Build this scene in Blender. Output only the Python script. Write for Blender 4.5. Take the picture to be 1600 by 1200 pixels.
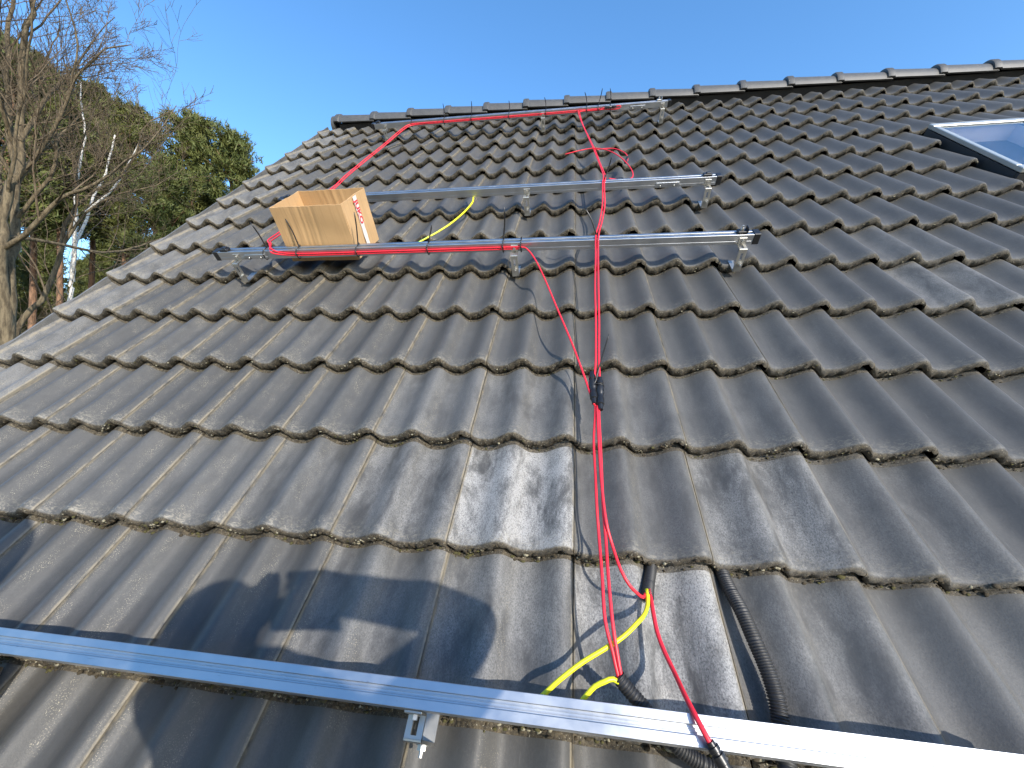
import bpy, math, random
import numpy as np
from mathutils import Matrix, Vector
R_=math.radians
rnd=random.Random(7)
for o in list(bpy.data.objects): bpy.data.objects.remove(o)
SC=bpy.context.scene; COL=SC.collection

# ------------------------------------------------------------------ frame of the roof
PITCH=R_(47); CP,SP=math.cos(PITCH),math.sin(PITCH); Z0=5.6
# roof axes: u along the eaves, v up the slope, w out of the slope
M=Matrix(((1,0,0,0),(0,CP,-SP,0),(0,SP,CP,Z0),(0,0,0,1)))
# ------------------------------------------------------------------ camera
CAMR=np.array([[0.98991895,0.10893255,-0.09052169],[0.01606959,-0.72137404,-0.6923592],[-0.14072044,0.68392484,-0.71585233]])
CAMC=(-0.01583,-0.36814,0.91696)
cd=bpy.data.cameras.new('camera'); cam=bpy.data.objects.new('camera',cd); COL.objects.link(cam)
cd.sensor_width=36; cd.lens=630.257/1600*36; cd.clip_start=0.02; cd.clip_end=3000
loc=Matrix(((CAMR[0][0],-CAMR[1][0],-CAMR[2][0],CAMC[0]),(CAMR[0][1],-CAMR[1][1],-CAMR[2][1],CAMC[1]),(CAMR[0][2],-CAMR[1][2],-CAMR[2][2],CAMC[2]),(0,0,0,1)))
cam.matrix_world=M@loc
SC.camera=cam
# ------------------------------------------------------------------ sky and sun
SUNU=Vector((.67,-.22,1)).normalized()            # towards the sun, in roof axes
SUNW=(M.to_3x3()@SUNU).normalized()
el=math.asin(SUNW.z); az=math.atan2(SUNW.x,SUNW.y)
wd=bpy.data.worlds.new('World'); SC.world=wd; wd.use_nodes=True
nt=wd.node_tree; nt.nodes.clear()
sky=nt.nodes.new('ShaderNodeTexSky'); sky.sky_type='NISHITA'; sky.sun_disc=False
sky.sun_elevation=el; sky.sun_rotation=az; sky.altitude=50; sky.air_density=1.0; sky.dust_density=.6; sky.ozone_density=2.2
hs=nt.nodes.new('ShaderNodeHueSaturation'); hs.inputs['Saturation'].default_value=1.22; hs.inputs['Value'].default_value=1
bg=nt.nodes.new('ShaderNodeBackground'); bg.inputs[1].default_value=.15
wo=nt.nodes.new('ShaderNodeOutputWorld')
nt.links.new(sky.outputs[0],hs.inputs['Color']); nt.links.new(hs.outputs[0],bg.inputs[0]); nt.links.new(bg.outputs[0],wo.inputs[0])
sd=bpy.data.lights.new('sun','SUN'); sd.energy=2.8; sd.angle=R_(.53); sd.color=(1,.94,.85)
sun=bpy.data.objects.new('sun',sd); COL.objects.link(sun); sun.location=(0,0,30)
sun.rotation_euler=SUNW.to_track_quat('Z','Y').to_euler()
SC.view_settings.view_transform='Standard'; SC.view_settings.look='None'; SC.view_settings.gamma=1; SC.view_settings.exposure=1.30
SC.render.engine='CYCLES'

# ------------------------------------------------------------------ helpers
def tag(o,label=None,cat=None,group=None,kind=None):
    if label:o['label']=label
    if cat:o['category']=cat
    if group:o['group']=group
    if kind:o['kind']=kind
    return o
def link(name,data,parent=None,mat=None,mw=None):
    o=bpy.data.objects.new(name,data); COL.objects.link(o)
    if parent is not None:o.parent=parent
    if mw is not None:
        if parent is None:o.matrix_world=mw
        else:o.matrix_local=mw
    if mat is not None and data is not None:
        for m in (mat if isinstance(mat,(list,tuple)) else [mat]): data.materials.append(m)
    return o
def T(u,v,w): return Matrix.Translation((u,v,w))
class MB:
    def __init__(s): s.v=[];s.f=[];s.m=[]
    def add(s,vs,fs,mi=0):
        b=len(s.v); s.v+= [tuple(p) for p in vs]; s.f+=[tuple(i+b for i in f) for f in fs]; s.m+=[mi]*len(fs)
    def box(s,c,d,R=None,mi=0,bev=0):
        x,y,z=d[0]/2,d[1]/2,d[2]/2
        if bev<=0:
            vs=[(-x,-y,-z),(x,-y,-z),(x,y,-z),(-x,y,-z),(-x,-y,z),(x,-y,z),(x,y,z),(-x,y,z)]
            fs=[(0,3,2,1),(4,5,6,7),(0,1,5,4),(1,2,6,5),(2,3,7,6),(3,0,4,7)]
        else:
            b=bev; vs=[];idx={}
            for sx in(-1,1):
                for sy in(-1,1):
                    for sz in(-1,1):
                        for a in range(3):
                            p=[sx*(x-b),sy*(y-b),sz*(z-b)]; p[a]=(sx*x,sy*y,sz*z)[a]
                            idx[(sx,sy,sz,a)]=len(vs); vs.append(tuple(p))
            fs=[]
            for a in range(3):
                o1,o2=(a+1)%3,(a+2)%3
                for sg in(-1,1):
                    q=[]
                    for (p1,p2) in((-1,-1),(1,-1),(1,1),(-1,1)):
                        k=[0,0,0];k[a]=sg;k[o1]=p1;k[o2]=p2;q.append(idx[(*k,a)])
                    fs.append(tuple(q if sg>0 else q[::-1]))
            for a in range(3):
                o1,o2=(a+1)%3,(a+2)%3
                for p1 in(-1,1):
                    for p2 in(-1,1):
                        k0=[0]*3;k1=[0]*3;k0[a]=-1;k1[a]=1
                        for k in(k0,k1):k[o1]=p1;k[o2]=p2
                        q=[idx[(*k0,o1)],idx[(*k1,o1)],idx[(*k1,o2)],idx[(*k0,o2)]]
                        fs.append(tuple(q if p1*p2<0 else q[::-1]))
            for sx in(-1,1):
                for sy in(-1,1):
                    for sz in(-1,1):
                        q=[idx[(sx,sy,sz,a)] for a in range(3)]
                        fs.append(tuple(q if sx*sy*sz>0 else q[::-1]))
        c=Vector(c)
        if R is not None: vs=[R@Vector(p) for p in vs]
        s.add([Vector(p)+c for p in vs],fs,mi)
    def tube(s,pts,r,n=8,caps=True,mi=0,secmi=None):
        pts=[Vector(p) for p in pts]; N=len(pts)
        rr=r if hasattr(r,'__len__') else [r]*N
        t0=(pts[1]-pts[0]).normalized()
        a=Vector((0,0,1)) if abs(t0.z)<.9 else Vector((1,0,0))
        nrm=(a-t0*a.dot(t0)).normalized(); b0=len(s.v)
        for i,p in enumerate(pts):
            t=(pts[min(i+1,N-1)]-pts[max(i-1,0)])
            t=t.normalized() if t.length>1e-9 else t0
            nrm=(nrm-t*nrm.dot(t)); nrm=nrm.normalized() if nrm.length>1e-6 else t.orthogonal().normalized()
            bi=t.cross(nrm)
            for k in range(n):
                an=2*math.pi*k/n; s.v.append(tuple(p+(nrm*math.cos(an)+bi*math.sin(an))*rr[i]))
        for i in range(N-1):
            for k in range(n):
                k2=(k+1)%n; s.f.append((b0+i*n+k,b0+i*n+k2,b0+(i+1)*n+k2,b0+(i+1)*n+k))
                s.m.append(secmi(i,k) if secmi else mi)
        if caps:
            s.f.append(tuple(b0+k for k in range(n))[::-1]); s.m.append(mi)
            s.f.append(tuple(b0+(N-1)*n+k for k in range(n))); s.m.append(mi)
    def prism(s,prof,x0,x1,mi=0):
        # profile in (y,z), extruded along x
        n=len(prof); vs=[(x0,y,z) for y,z in prof]+[(x1,y,z) for y,z in prof]
        fs=[(i,(i+1)%n,(i+1)%n+n,i+n) for i in range(n)]+[tuple(range(n))[::-1],tuple(range(n,2*n))]
        s.add(vs,fs,mi)
    def mesh(s,name,smooth=True):
        me=bpy.data.meshes.new(name); me.from_pydata(s.v,[],s.f)
        if any(s.m): me.polygons.foreach_set('material_index',s.m)
        if smooth: me.polygons.foreach_set('use_smooth',[True]*len(me.polygons))
        me.update(); return me
def sharp(me,ang=35):
    try: me.set_sharp_from_angle(angle=R_(ang))
    except Exception: pass
    return me
def spline(pts,step=.01):
    # Catmull-Rom resample
    P=[Vector(p) for p in pts]; P=[P[0]*2-P[1]]+P+[P[-1]*2-P[-2]]; out=[]
    for i in range(1,len(P)-2):
        p0,p1,p2,p3=P[i-1:i+3]; n=max(2,int((p2-p1).length/step))
        for k in range(n):
            t=k/n; out.append(.5*((2*p1)+(p2-p0)*t+(2*p0-5*p1+4*p2-p3)*t*t+(3*p1-p0-3*p2+p3)*t**3))
    out.append(P[-2]); return out
# ------------------------------------------------------------------ materials
def nmat(name):
    m=bpy.data.materials.new(name); m.use_nodes=True; nt=m.node_tree
    b=nt.nodes['Principled BSDF']; return m,nt,b
def N(nt,t,**k):
    n=nt.nodes.new(t)
    for a,v in k.items():
        if a.startswith('i_'): n.inputs[int(a[2:]) if a[2:].isdigit() else a[2:]].default_value=v
        else: setattr(n,a,v)
    return n
def noise(nt,vec,scale,detail=4,rough=.55,dist=0):
    n=nt.nodes.new('ShaderNodeTexNoise'); n.inputs['Scale'].default_value=scale; n.inputs['Detail'].default_value=detail
    n.inputs['Roughness'].default_value=rough; n.inputs['Distortion'].default_value=dist
    if vec is not None: nt.links.new(vec,n.inputs['Vector'])
    return n.outputs['Fac']
def ramp(nt,fac,*st):
    r=nt.nodes.new('ShaderNodeValToRGB'); e=r.color_ramp.elements
    while len(e)<len(st): e.new(.5)
    for i,(p,c) in enumerate(st):
        e[i].position=p; e[i].color=(c,c,c,1) if not hasattr(c,'__len__') else (*c,1)
    nt.links.new(fac,r.inputs[0]); return r.outputs[0]
def mix(nt,fac,a,b,bt='MIX'):
    n=nt.nodes.new('ShaderNodeMix'); n.data_type='RGBA'; n.blend_type=bt
    for s,v in((n.inputs['Factor'],fac),(n.inputs['A'],a),(n.inputs['B'],b)):
        if isinstance(v,(int,float)): s.default_value=v
        elif hasattr(v,'__len__'): s.default_value=(*v,1)
        else: nt.links.new(v,s)
    return n.outputs['Result']
def mth(nt,op,a,b=0,c=None,clamp=False):
    n=nt.nodes.new('ShaderNodeMath'); n.operation=op; n.use_clamp=clamp
    for i,v in enumerate((a,b,c)):
        if v is None: continue
        if isinstance(v,(int,float)): n.inputs[i].default_value=v
        else: nt.links.new(v,n.inputs[i])
    return n.outputs[0]
def smooth(nt,x,a,b):
    n=nt.nodes.new('ShaderNodeMapRange'); n.interpolation_type='SMOOTHSTEP'; nt.links.new(x,n.inputs[0])
    n.inputs[1].default_value=a;n.inputs[2].default_value=b;n.inputs[3].default_value=0;n.inputs[4].default_value=1
    if a>b: n.inputs[1].default_value=b;n.inputs[2].default_value=a;n.inputs[3].default_value=1;n.inputs[4].default_value=0
    return n.outputs[0]
def vmul(nt,vec,s):
    n=nt.nodes.new('ShaderNodeVectorMath'); n.operation='MULTIPLY'; nt.links.new(vec,n.inputs[0]); n.inputs[1].default_value=s; return n.outputs[0]
def vadd(nt,a,b):
    n=nt.nodes.new('ShaderNodeVectorMath'); n.operation='ADD'; nt.links.new(a,n.inputs[0]); nt.links.new(b,n.inputs[1]); return n.outputs[0]
def bump(nt,b,h,strength=.3,dist=.002):
    n=nt.nodes.new('ShaderNodeBump'); n.inputs['Strength'].default_value=strength; n.inputs['Distance'].default_value=dist
    nt.links.new(h,n.inputs['Height']); nt.links.new(n.outputs[0],b.inputs['Normal'])
def simple(name,col,rough=.5,metal=0,var=.15,scale=60,bmp=0,spec=.5):
    m,nt,b=nmat(name); tc=N(nt,'ShaderNodeTexCoord').outputs['Object']
    f=noise(nt,tc,scale,5)
    c=mix(nt,f,tuple(x*(1-var) for x in col),tuple(min(1,x*(1+var)) for x in col))
    nt.links.new(c,b.inputs['Base Color']); b.inputs['Roughness'].default_value=rough; b.inputs['Metallic'].default_value=metal
    b.inputs['Specular IOR Level'].default_value=spec
    if bmp: bump(nt,b,noise(nt,tc,scale*3,4),bmp,.002)
    return m
def tile_material():
    m,nt,b=nmat('concrete_tile'); L=nt.links.new
    tc=N(nt,'ShaderNodeTexCoord').outputs['Object']
    oi=N(nt,'ShaderNodeObjectInfo')
    cmb=N(nt,'ShaderNodeCombineXYZ')
    L(mth(nt,'MULTIPLY',oi.outputs['Random'],37.0),cmb.inputs[0]); L(mth(nt,'MULTIPLY',oi.outputs['Random'],91.0),cmb.inputs[1]); L(mth(nt,'MULTIPLY',oi.outputs['Random'],13.0),cmb.inputs[2])
    p=vadd(nt,tc,cmb.outputs[0])
    sep=N(nt,'ShaderNodeSeparateXYZ'); L(tc,sep.inputs[0]); X,Y,Z=sep.outputs
    X=mth(nt,'SUBTRACT',X,mth(nt,'MULTIPLY',mth(nt,'FLOOR',mth(nt,'DIVIDE',X,.3)),.3))
    Y=mth(nt,'SUBTRACT',Y,mth(nt,'MULTIPLY',mth(nt,'FLOOR',mth(nt,'DIVIDE',mth(nt,'ADD',Y,.012),.31354)),.31354))
    at=N(nt,'ShaderNodeAttribute',attribute_type='OBJECT',attribute_name='dust').outputs['Fac']
    al=N(nt,'ShaderNodeAttribute',attribute_type='OBJECT',attribute_name='lichen').outputs['Fac']
    av=N(nt,'ShaderNodeAttribute',attribute_type='OBJECT',attribute_name='tone').outputs['Fac']
    ps=vmul(nt,p,(1,.16,1))
    streak=noise(nt,ps,34,5,.6,.6); blot=noise(nt,p,11,5,.6); fine=noise(nt,p,240,3,.6)
    base=mix(nt,ramp(nt,streak,(.3,0),(.72,1)),(.0505,.0492,.0465),(.0665,.0650,.0615))
    base=mix(nt,ramp(nt,blot,(.35,0),(.75,1)),base,(.0735,.0715,.0675),'MIX')
    base=mix(nt,.22,base,mix(nt,ramp(nt,fine,(.3,0),(.7,1)),(.036,.036,.0355),(.098,.0965,.0935)))
    mot=noise(nt,vmul(nt,p,(1,.6,1)),48,8,.74,.8); hair=noise(nt,vmul(nt,p,(1,.05,1)),210,3,.6,.2)
    base=mix(nt,.32,base,mix(nt,ramp(nt,mot,(.32,0),(.70,1)),(.0485,.0472,.045),(.085,.0828,.078)))
    base=mix(nt,mth(nt,'MULTIPLY',smooth(nt,hair,.60,.74),.30),base,(.115,.112,.105))
    tn=N(nt,'ShaderNodeMix',data_type='RGBA',blend_type='MULTIPLY'); tn.inputs['Factor'].default_value=1; L(base,tn.inputs['A'])
    gc=N(nt,'ShaderNodeCombineColor'); 
    for k in range(3): L(av,gc.inputs[k])
    L(gc.outputs[0],tn.inputs['B']); base=tn.outputs['Result']
    # pale powdery efflorescence
    d1=noise(nt,vmul(nt,p,(1,.45,1)),15,8,.70,.35); d2=noise(nt,vmul(nt,p,(1,.7,1)),360,4,.7,.5)
    dm=mth(nt,'MULTIPLY',smooth(nt,d1,.32,.62),smooth(nt,d2,.26,.66))
    dm=mth(nt,'MULTIPLY',dm,at,clamp=True)
    base=mix(nt,dm,base,(.29,.285,.275))
    # lichen specks in bands down the wave
    ph=mth(nt,'FRACT',mth(nt,'DIVIDE',mth(nt,'ADD',X,.02),.15))
    band=smooth(nt,mth(nt,'ABSOLUTE',mth(nt,'SUBTRACT',ph,.16)),.17,.02)
    spk=smooth(nt,noise(nt,p,470,3,.6),.56,.68)
    patch=smooth(nt,noise(nt,vmul(nt,p,(1,.5,1)),30,4,.6),.40,.66)
    sm=mth(nt,'MULTIPLY',mth(nt,'MULTIPLY',spk,mth(nt,'ADD',mth(nt,'MULTIPLY',band,.9),.16)),patch)
    sm=mth(nt,'MULTIPLY',sm,al,clamp=True)
    base=mix(nt,sm,base,(.33,.295,.22))
    # pale rim of dirt behind the lip
    rim=mth(nt,'MULTIPLY',smooth(nt,Y,.065,.008),smooth(nt,noise(nt,vmul(nt,p,(1,1.6,1)),70,6,.7,1.5),.46,.66))
    base=mix(nt,mth(nt,'MULTIPLY',rim,mth(nt,'ADD',mth(nt,'MULTIPLY',al,.45),.18,clamp=True)),base,(.27,.245,.19))
    # joint dirt
    jm=mth(nt,'ADD',smooth(nt,X,.006,.0022),smooth(nt,X,.2945,.2978))
    jm=mth(nt,'MULTIPLY',jm,smooth(nt,noise(nt,vmul(nt,p,(1,.4,1)),60,5,.7),.35,.6))
    base=mix(nt,mth(nt,'MULTIPLY',jm,.75),base,(.235,.20,.14))
    # crusty lip face
    lf=smooth(nt,Y,.0075,.0015)
    cr=noise(nt,p,120,7,.75)
    crc=mix(nt,ramp(nt,cr,(.42,0),(.63,1)),(.018,.0145,.010),(.105,.084,.052))
    crc=mix(nt,smooth(nt,noise(nt,p,260,3,.6),.62,.68),crc,(.30,.28,.22))
    base=mix(nt,mth(nt,'MULTIPLY',mth(nt,'MULTIPLY',lf,.92),mth(nt,'ADD',mth(nt,'MULTIPLY',al,.9),.42,clamp=True)),base,crc)
    L(base,b.inputs['Base Color'])
    rg=ramp(nt,streak,(.2,.44),(.8,.58)); rg=mix(nt,lf,rg,(.9,.9,.9)); rg=mix(nt,dm,rg,(.8,.8,.8))
    L(rg,b.inputs['Roughness']); b.inputs['Specular IOR Level'].default_value=.42
    h=mth(nt,'ADD',mth(nt,'MULTIPLY',fine,.25),mth(nt,'ADD',mth(nt,'MULTIPLY',noise(nt,p,600,2),.15),mth(nt,'MULTIPLY',mth(nt,'MULTIPLY',cr,lf),2.2)))
    bump(nt,b,h,.55,.0022)
    return m
MT=tile_material()
def alu(name,col,rough,streak=True):
    m,nt,b=nmat(name); tc=N(nt,'ShaderNodeTexCoord').outputs['Object']
    s=noise(nt,vmul(nt,tc,(.012,1,1)),900,4,.6); d=noise(nt,tc,14,5,.6); sc=noise(nt,vmul(nt,tc,(.15,1,1)),160,3,.7)
    c=mix(nt,ramp(nt,d,(.3,0),(.75,1)),tuple(x*.86 for x in col),col)
    c=mix(nt,smooth(nt,sc,.66,.72),c,tuple(x*.7 for x in col))
    nt.links.new(c,b.inputs['Base Color']); b.inputs['Metallic'].default_value=1
    nt.links.new(ramp(nt,d,(.3,rough*.85),(.7,rough*1.25)),b.inputs['Roughness'])
    bump(nt,b,s,.03,.0006); return m
ALU=alu('aluminium',(.56,.575,.595),.37); STEEL=alu('stainless_steel',(.52,.51,.48),.48)
BLK=simple('black_plastic',(.012,.012,.013),.35,0,.3,80,.05); RUB=simple('black_rubber',(.018,.018,.019),.55,0,.3,60,.1)
RED=simple('red_cable_sheath',(.66,.022,.040),.42,0,.10,40,.04)
YEL=simple('yellow_sheath',(.74,.70,.02),.40,0,.06,40,.03); GRN=simple('green_sheath',(.10,.34,.04),.40,0,.06,40,.03)
DRK=simple('dark_metal',(.035,.036,.038),.45,.4,.2,30,.05)
UND=simple('roof_underlay',(.012,.012,.013),.9)
# ------------------------------------------------------------------ roof
G=.31354; A_=.038; TT=.038
def wave(x):
    ph=((x+.02)/.15)%1.0
    th=math.pi*ph/.36 if ph<.36 else math.pi+math.pi*(ph-.36)/.64
    return -A_*(1-((1+math.cos(th))/2)**1.42)
def tile_mesh(name,seed,x0=.0009,x1=.2992,verge=False,nu=48,length=.372):
    rg=random.Random(seed); mb=MB()
    xs=[x0+(x1-x0)*i/nu for i in range(nu+1)]
    rows=[(.055,-.029),(.012,-.0345),(.003,-.0335),(-.0008,-.026),(-.0024,-.0155),(-.0012,-.0065),(.0022,-.0022),(.007,-.0002),(.016,.0008),(.035,.0005),(.07,0),(.12,0),(.18,0),(.24,0),(.30,0),(.372,0)]
    rows=[(min(a,length),b) for a,b in rows if a<length+.05]
    ph=[rg.uniform(0,6.28) for _ in range(8)]
    def jit(x,k): return sum(math.sin(x*f+ph[i]+k*1.7)*a for i,(f,a) in enumerate(((95,.0009),(210,.0008),(390,.0006),(730,.0005))))
    warp=rg.uniform(-.0015,.0015)
    for ri,(s,o) in enumerate(rows):
        for x in xs:
            oo=o; ss=s
            if ri<7:
                j=jit(x,ri*.35); oo+=j*1.7; ss+=j*1.5
            if x>.268 and ri<4 and not (ri==0 and False): oo=max(oo,-.0095)+.0005*ri*0
            if 6<ri<10: oo+=.0016*max(0,1+wave(x)/.012)
            w=wave(x)+oo-TT*max(s,0)/G+warp*(x/.3-.5)
            mb.v.append((x,ss,w))
    n=nu+1
    for r in range(len(rows)-1):
        for i in range(nu):
            mb.f.append((r*n+i,r*n+i+1,(r+1)*n+i+1,(r+1)*n+i)); mb.m.append(0)
    # side walls
    def wall(ci,dx,depth,flip):
        b=len(mb.v); rr=range(3,len(rows))
        for r in rr:
            x,y,z=mb.v[r*n+ci]; mb.v.append((x+dx,y,z-depth))
        for k,r in enumerate(list(rr)[:-1]):
            q=(r*n+ci,(r+1)*n+ci,b+k+1,b+k); mb.f.append(q[::-1] if flip else q); mb.m.append(0)
    wall(0,0,.006 if not verge else .11,True); wall(nu,0,.011,False)
    # covered side lap to the right, lies under the neighbour
    b=len(mb.v); fx=[x1-.001,x1+.008,x1+.02]
    for s in(.014,length*.25,length*.5,length*.8,length):
        for k,x in enumerate(fx): mb.v.append((x,s,wave(x)-.0095-(.001*k)-TT*s/G-(.004 if k==2 else 0)))
    for r in range(4):
        for k in range(2): mb.f.append((b+r*3+k,b+r*3+k+1,b+(r+1)*3+k+1,b+(r+1)*3+k)); mb.m.append(0)
    if verge:
        # outer face closing the barge lobe
        b=len(mb.v); x,y,z=x0,0,wave(x0)
        mb.box((x0+.006,length/2,z-.065),(.012,length,.10))
    me=mb.mesh(name); sharp(me,50); me.materials.append(MT); return me
TM=[tile_mesh('roof_tile',s) for s in range(8)]
TMT=[tile_mesh('roof_tile',80+s,length=.21) for s in range(3)]; VMT=tile_mesh('verge_tile',60,x0=-.018,verge=True,nu=50,length=.21)
VM=[tile_mesh('verge_tile',50+s,x0=-.018,verge=True,nu=50) for s in range(3)]

house=link('house',None); house.empty_display_size=.5
tag(house,'house with a dark grey wavy concrete tile roof','house')
U0,U1,V0,V1=-2.41,6.5,-4*G,4.02
mb=MB(); mb.box(((U0+U1)/2,(V0+V1)/2,-.17),(U1-U0-.06,V1-V0-.02,.16))
roof=link('roof',mb.mesh('roof',False),house,UND,M.copy())
# which tiles the photograph shows, largest first
Cw=np.array(CAMC)
def proj(p):
    d=CAMR@(np.array(p)-Cw)
    if d[2]<.05: return None
    return 800+630.257*d[0]/d[2],600+630.257*d[1]/d[2],d[2]
cand=[]
for r in range(-4,13):
    for j in range(-7,21):
        if 6<=r<=8 and j in(7,8): continue
        c=proj((j*.3+.15,r*G+.15,-.02)); sz=0
        if c and -140<c[0]<1740 and -60<c[1]<1560: sz=1/c[2]**2
        cand.append((-sz,r,j))
cand.sort(); TN=0; rest=MB()
DUST={(0,-1):1.5,(-1,0):1.25,(0,1):.6,(-1,-1):.5,(0,0):.22,(1,-1):.32,(0,-2):.5,(-1,-2):.35,(1,-2):.28,(-1,1):.35,(1,0):.22,(0,-3):.22,(3,4):.4,(0,2):.2,(1,1):.15}
for q,(sz,r,j) in enumerate(cand):
    rg=random.Random(r*1000+j)
    me=TM[rg.randrange(8)] if r<12 else TMT[rg.randrange(3)]
    mw=T(j*.3,r*G+rg.uniform(-.002,.002),rg.uniform(-.0008,.0008))@Matrix.Rotation(R_(rg.uniform(-.25,.25)),4,'Z')@Matrix.Rotation(R_(rg.uniform(-.2,.2)),4,'Y')
    if q<298 and sz<0:
        o=link('roof_tile',me,roof,None,mw)
        o['dust']=DUST.get((r,j),max(0,rg.gauss(.05,.06)) if r<5 else .03)
        o['lichen']=max(.12,min(1.0,.50-.13*j+rg.uniform(-.15,.15))) if r<6 else max(.12,.35-.04*j)
        o['tone']=rg.uniform(.88,1.12)
    else:
        rest.add([mw@v.co for v in me.vertices],[tuple(p.vertices) for p in me.polygons])
ro=link('roof_tile_field',rest.mesh('roof_tile_field'),roof,MT); sharp(ro.data,50); tag(ro,kind='stuff'); ro['dust']=.05; ro['lichen']=.3; ro['tone']=1.0
for r in range(-4,13):
    rg=random.Random(r)
    o=link('verge_tile',(VM[r%3] if r<12 else VMT),roof,None,T(-2.4,r*G+rg.uniform(-.002,.002),.005)@Matrix.Rotation(R_(rg.uniform(-.3,.3)),4,'Z'))
    o['dust']=.35; o['lichen']=1.3; o['tone']=rg.uniform(1.08,1.25)
# ridge
RM=simple('ridge_tile_concrete',(.062,.061,.059),.55,0,.35,25,.25)
def ridge_mesh(L=.405,seed=0):
    mb=MB(); n=14
    secs=[(0,.100,0),(.010,.104,.002),(.045,.104,.002),(.052,.097,-.002),(L-.01,.088,-.004),(L,.085,-.006)]
    for (x,rad,dz) in secs:
        for k in range(n+1):
            a=math.pi*(k/n)*1.06-math.pi*.03; mb.v.append((x,-math.cos(a)*rad,math.sin(a)*rad*1.03+dz))
        for k in range(n+1):
            a=math.pi*(k/n)*1.06-math.pi*.03; mb.v.append((x,-math.cos(a)*(rad-.014),math.sin(a)*(rad-.014)*1.03+dz-.004))
    m2=2*(n+1)
    for i in range(len(secs)-1):
        for k in range(n):
            a=i*m2+k; mb.f.append((a,a+m2,a+m2+1,a+1)); mb.m.append(0)
            a+=n+1; mb.f.append((a,a+1,a+m2+1,a+m2)); mb.m.append(0)
        for k in(0,n):
            a=i*m2+k; q=(a,a+n+1,a+m2+n+1,a+m2); mb.f.append(q if k else q[::-1]); mb.m.append(0)
    for i in(0,len(secs)-1):
        for k in range(n):
            a=i*m2+k; q=(a,a+1,a+n+2,a+n+1); mb.f.append(q if i==0 else q[::-1]); mb.m.append(0)
    me=mb.mesh('ridge_tile'); sharp(me,40); me.materials.append(RM); return me
RME=ridge_mesh()
RV,RWD=3.988,-.023      # ridge line in roof axes
for k in range(24):
    rg=random.Random(k+300)
    # ridge tiles sit level in the world, so turn them back out of the pitch
    o=link('ridge_tile',RME,roof,None,T(-2.30+k*.366,RV,RWD+rg.uniform(-.003,.003))@Matrix.Rotation(-PITCH,4,'X')@Matrix.Rotation(R_(1.4+rg.uniform(-.3,.3)),4,'Y')@Matrix.Rotation(R_(rg.uniform(-.4,.4)),4,'Z'))
mb=MB(); mb.box(((U0+U1)/2+.05,3.975,-.035),(U1-U0-.2,.09,.09)); link('ridge_roll',mb.mesh('ridge_roll',False),roof,UND)
# ridge end disc
mb=MB(); mb.tube([(0,0,0),(.03,0,0)],.085,16); mb.tube([(-.012,0,0),(.001,0,0)],.06,16)
link('ridge_end_plate',sharp(mb.mesh('ridge_end_plate')),roof,RM,T(-2.335,RV,RWD+.01))
# back slope, walls, eaves
WALL=simple('render_wall',(.62,.58,.5),.85,0,.08,6,.15)
ry=V1*CP+.1*SP*0; rz=Z0+V1*SP-.06
hw=ry-(V0*CP)
mb=MB(); mb.box((0,0,0),(U1-U0-.06,V1-V0,.10))
bk=link('back_slope',mb.mesh('back_slope',False),house,MT,Matrix.Translation(((U0+U1)/2,ry+(V1-V0)/2*CP+.06,rz-(V1-V0)/2*SP-.02))@Matrix.Rotation(-PITCH,4,'X')); bk['tone']=1.;bk['dust']=0.;bk['lichen']=.2
ze=Z0+V0*SP-.25; ye=V0*CP+.35; yb=2*ry-ye
mb=MB(); x0,x1=U0+.22,U1-.2
pf=[(ye,0),(yb,0),(yb,ze),(ry,rz-.22),(ye,ze)]
mb.prism(pf,x0,x1)
link('wall',mb.mesh('wall',False),house,WALL)
mb=MB(); gp=[]
yy=V0*CP-.07; zz=Z0+V0*SP-.10
n=10; pr=[(yy-.06+.06*math.cos(math.pi+math.pi*k/n),zz+.06*math.sin(math.pi+math.pi*k/n)) for k in range(n+1)]
pr+=[(yy-.06+.056*math.cos(2*math.pi-math.pi*k/n),zz+.056*math.sin(2*math.pi-math.pi*k/n)) for k in range(n+1)]
mb.prism(pr,U0,U1)
link('gutter',mb.mesh('gutter'),house,simple('zinc',(.35,.36,.38),.5,.8))
# ------------------------------------------------------------------ skylight
sk=link('skylight',None,house,None,M@T(2.125,1.97,0))
tag(sk,'small roof window with grey metal frame and pale sky-reflecting glass')
SW,SL,SH=.49,.755,.028
FRM=simple('skylight_frame_metal',(.42,.44,.43),.35,.5,.12,20,.03); FDK=simple('skylight_seal_dark',(.03,.03,.032),.6,.1)
mb=MB()
for (c,d) in (((SW/2,.022,SH-.012),(SW,.044,.024)),((SW/2,SL-.022,SH-.012),(SW,.044,.024)),((.013,SL/2,SH-.0125),(.026,SL-.088,.023)),((SW-.013,SL/2,SH-.0125),(.026,SL-.088,.023))): mb.box(c,d,bev=.003)
link('frame',mb.mesh('frame',False),sk,FRM)
mb=MB()
for (c,d) in (((SW/2,.008,-.05),(SW-.004,.016,.10)),((SW/2,SL-.008,-.05),(SW-.004,.016,.10)),((.008,SL/2,-.05),(.016,SL-.032,.10)),((SW-.008,SL/2,-.05),(.016,SL-.032,.10))): mb.box(c,d)
link('upstand',mb.mesh('upstand',False),sk,FDK)
mb=MB(); mb.box((SW/2,SL/2,-.085),(SW+.11,SL+.2,.004)); link('flashing',mb.mesh('flashing',False),sk,FDK)
m,ntg,b=nmat('window_glass'); b.inputs['Base Color'].default_value=(.93,.96,1,1); b.inputs['Roughness'].default_value=.02; b.inputs['Transmission Weight'].default_value=1; b.inputs['IOR'].default_value=1.5
GLS=m
mb=MB(); mb.box((SW/2,SL/2,SH-.010),(SW-.048,SL-.08,.004)); link('pane',mb.mesh('pane',False),sk,GLS)
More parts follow.
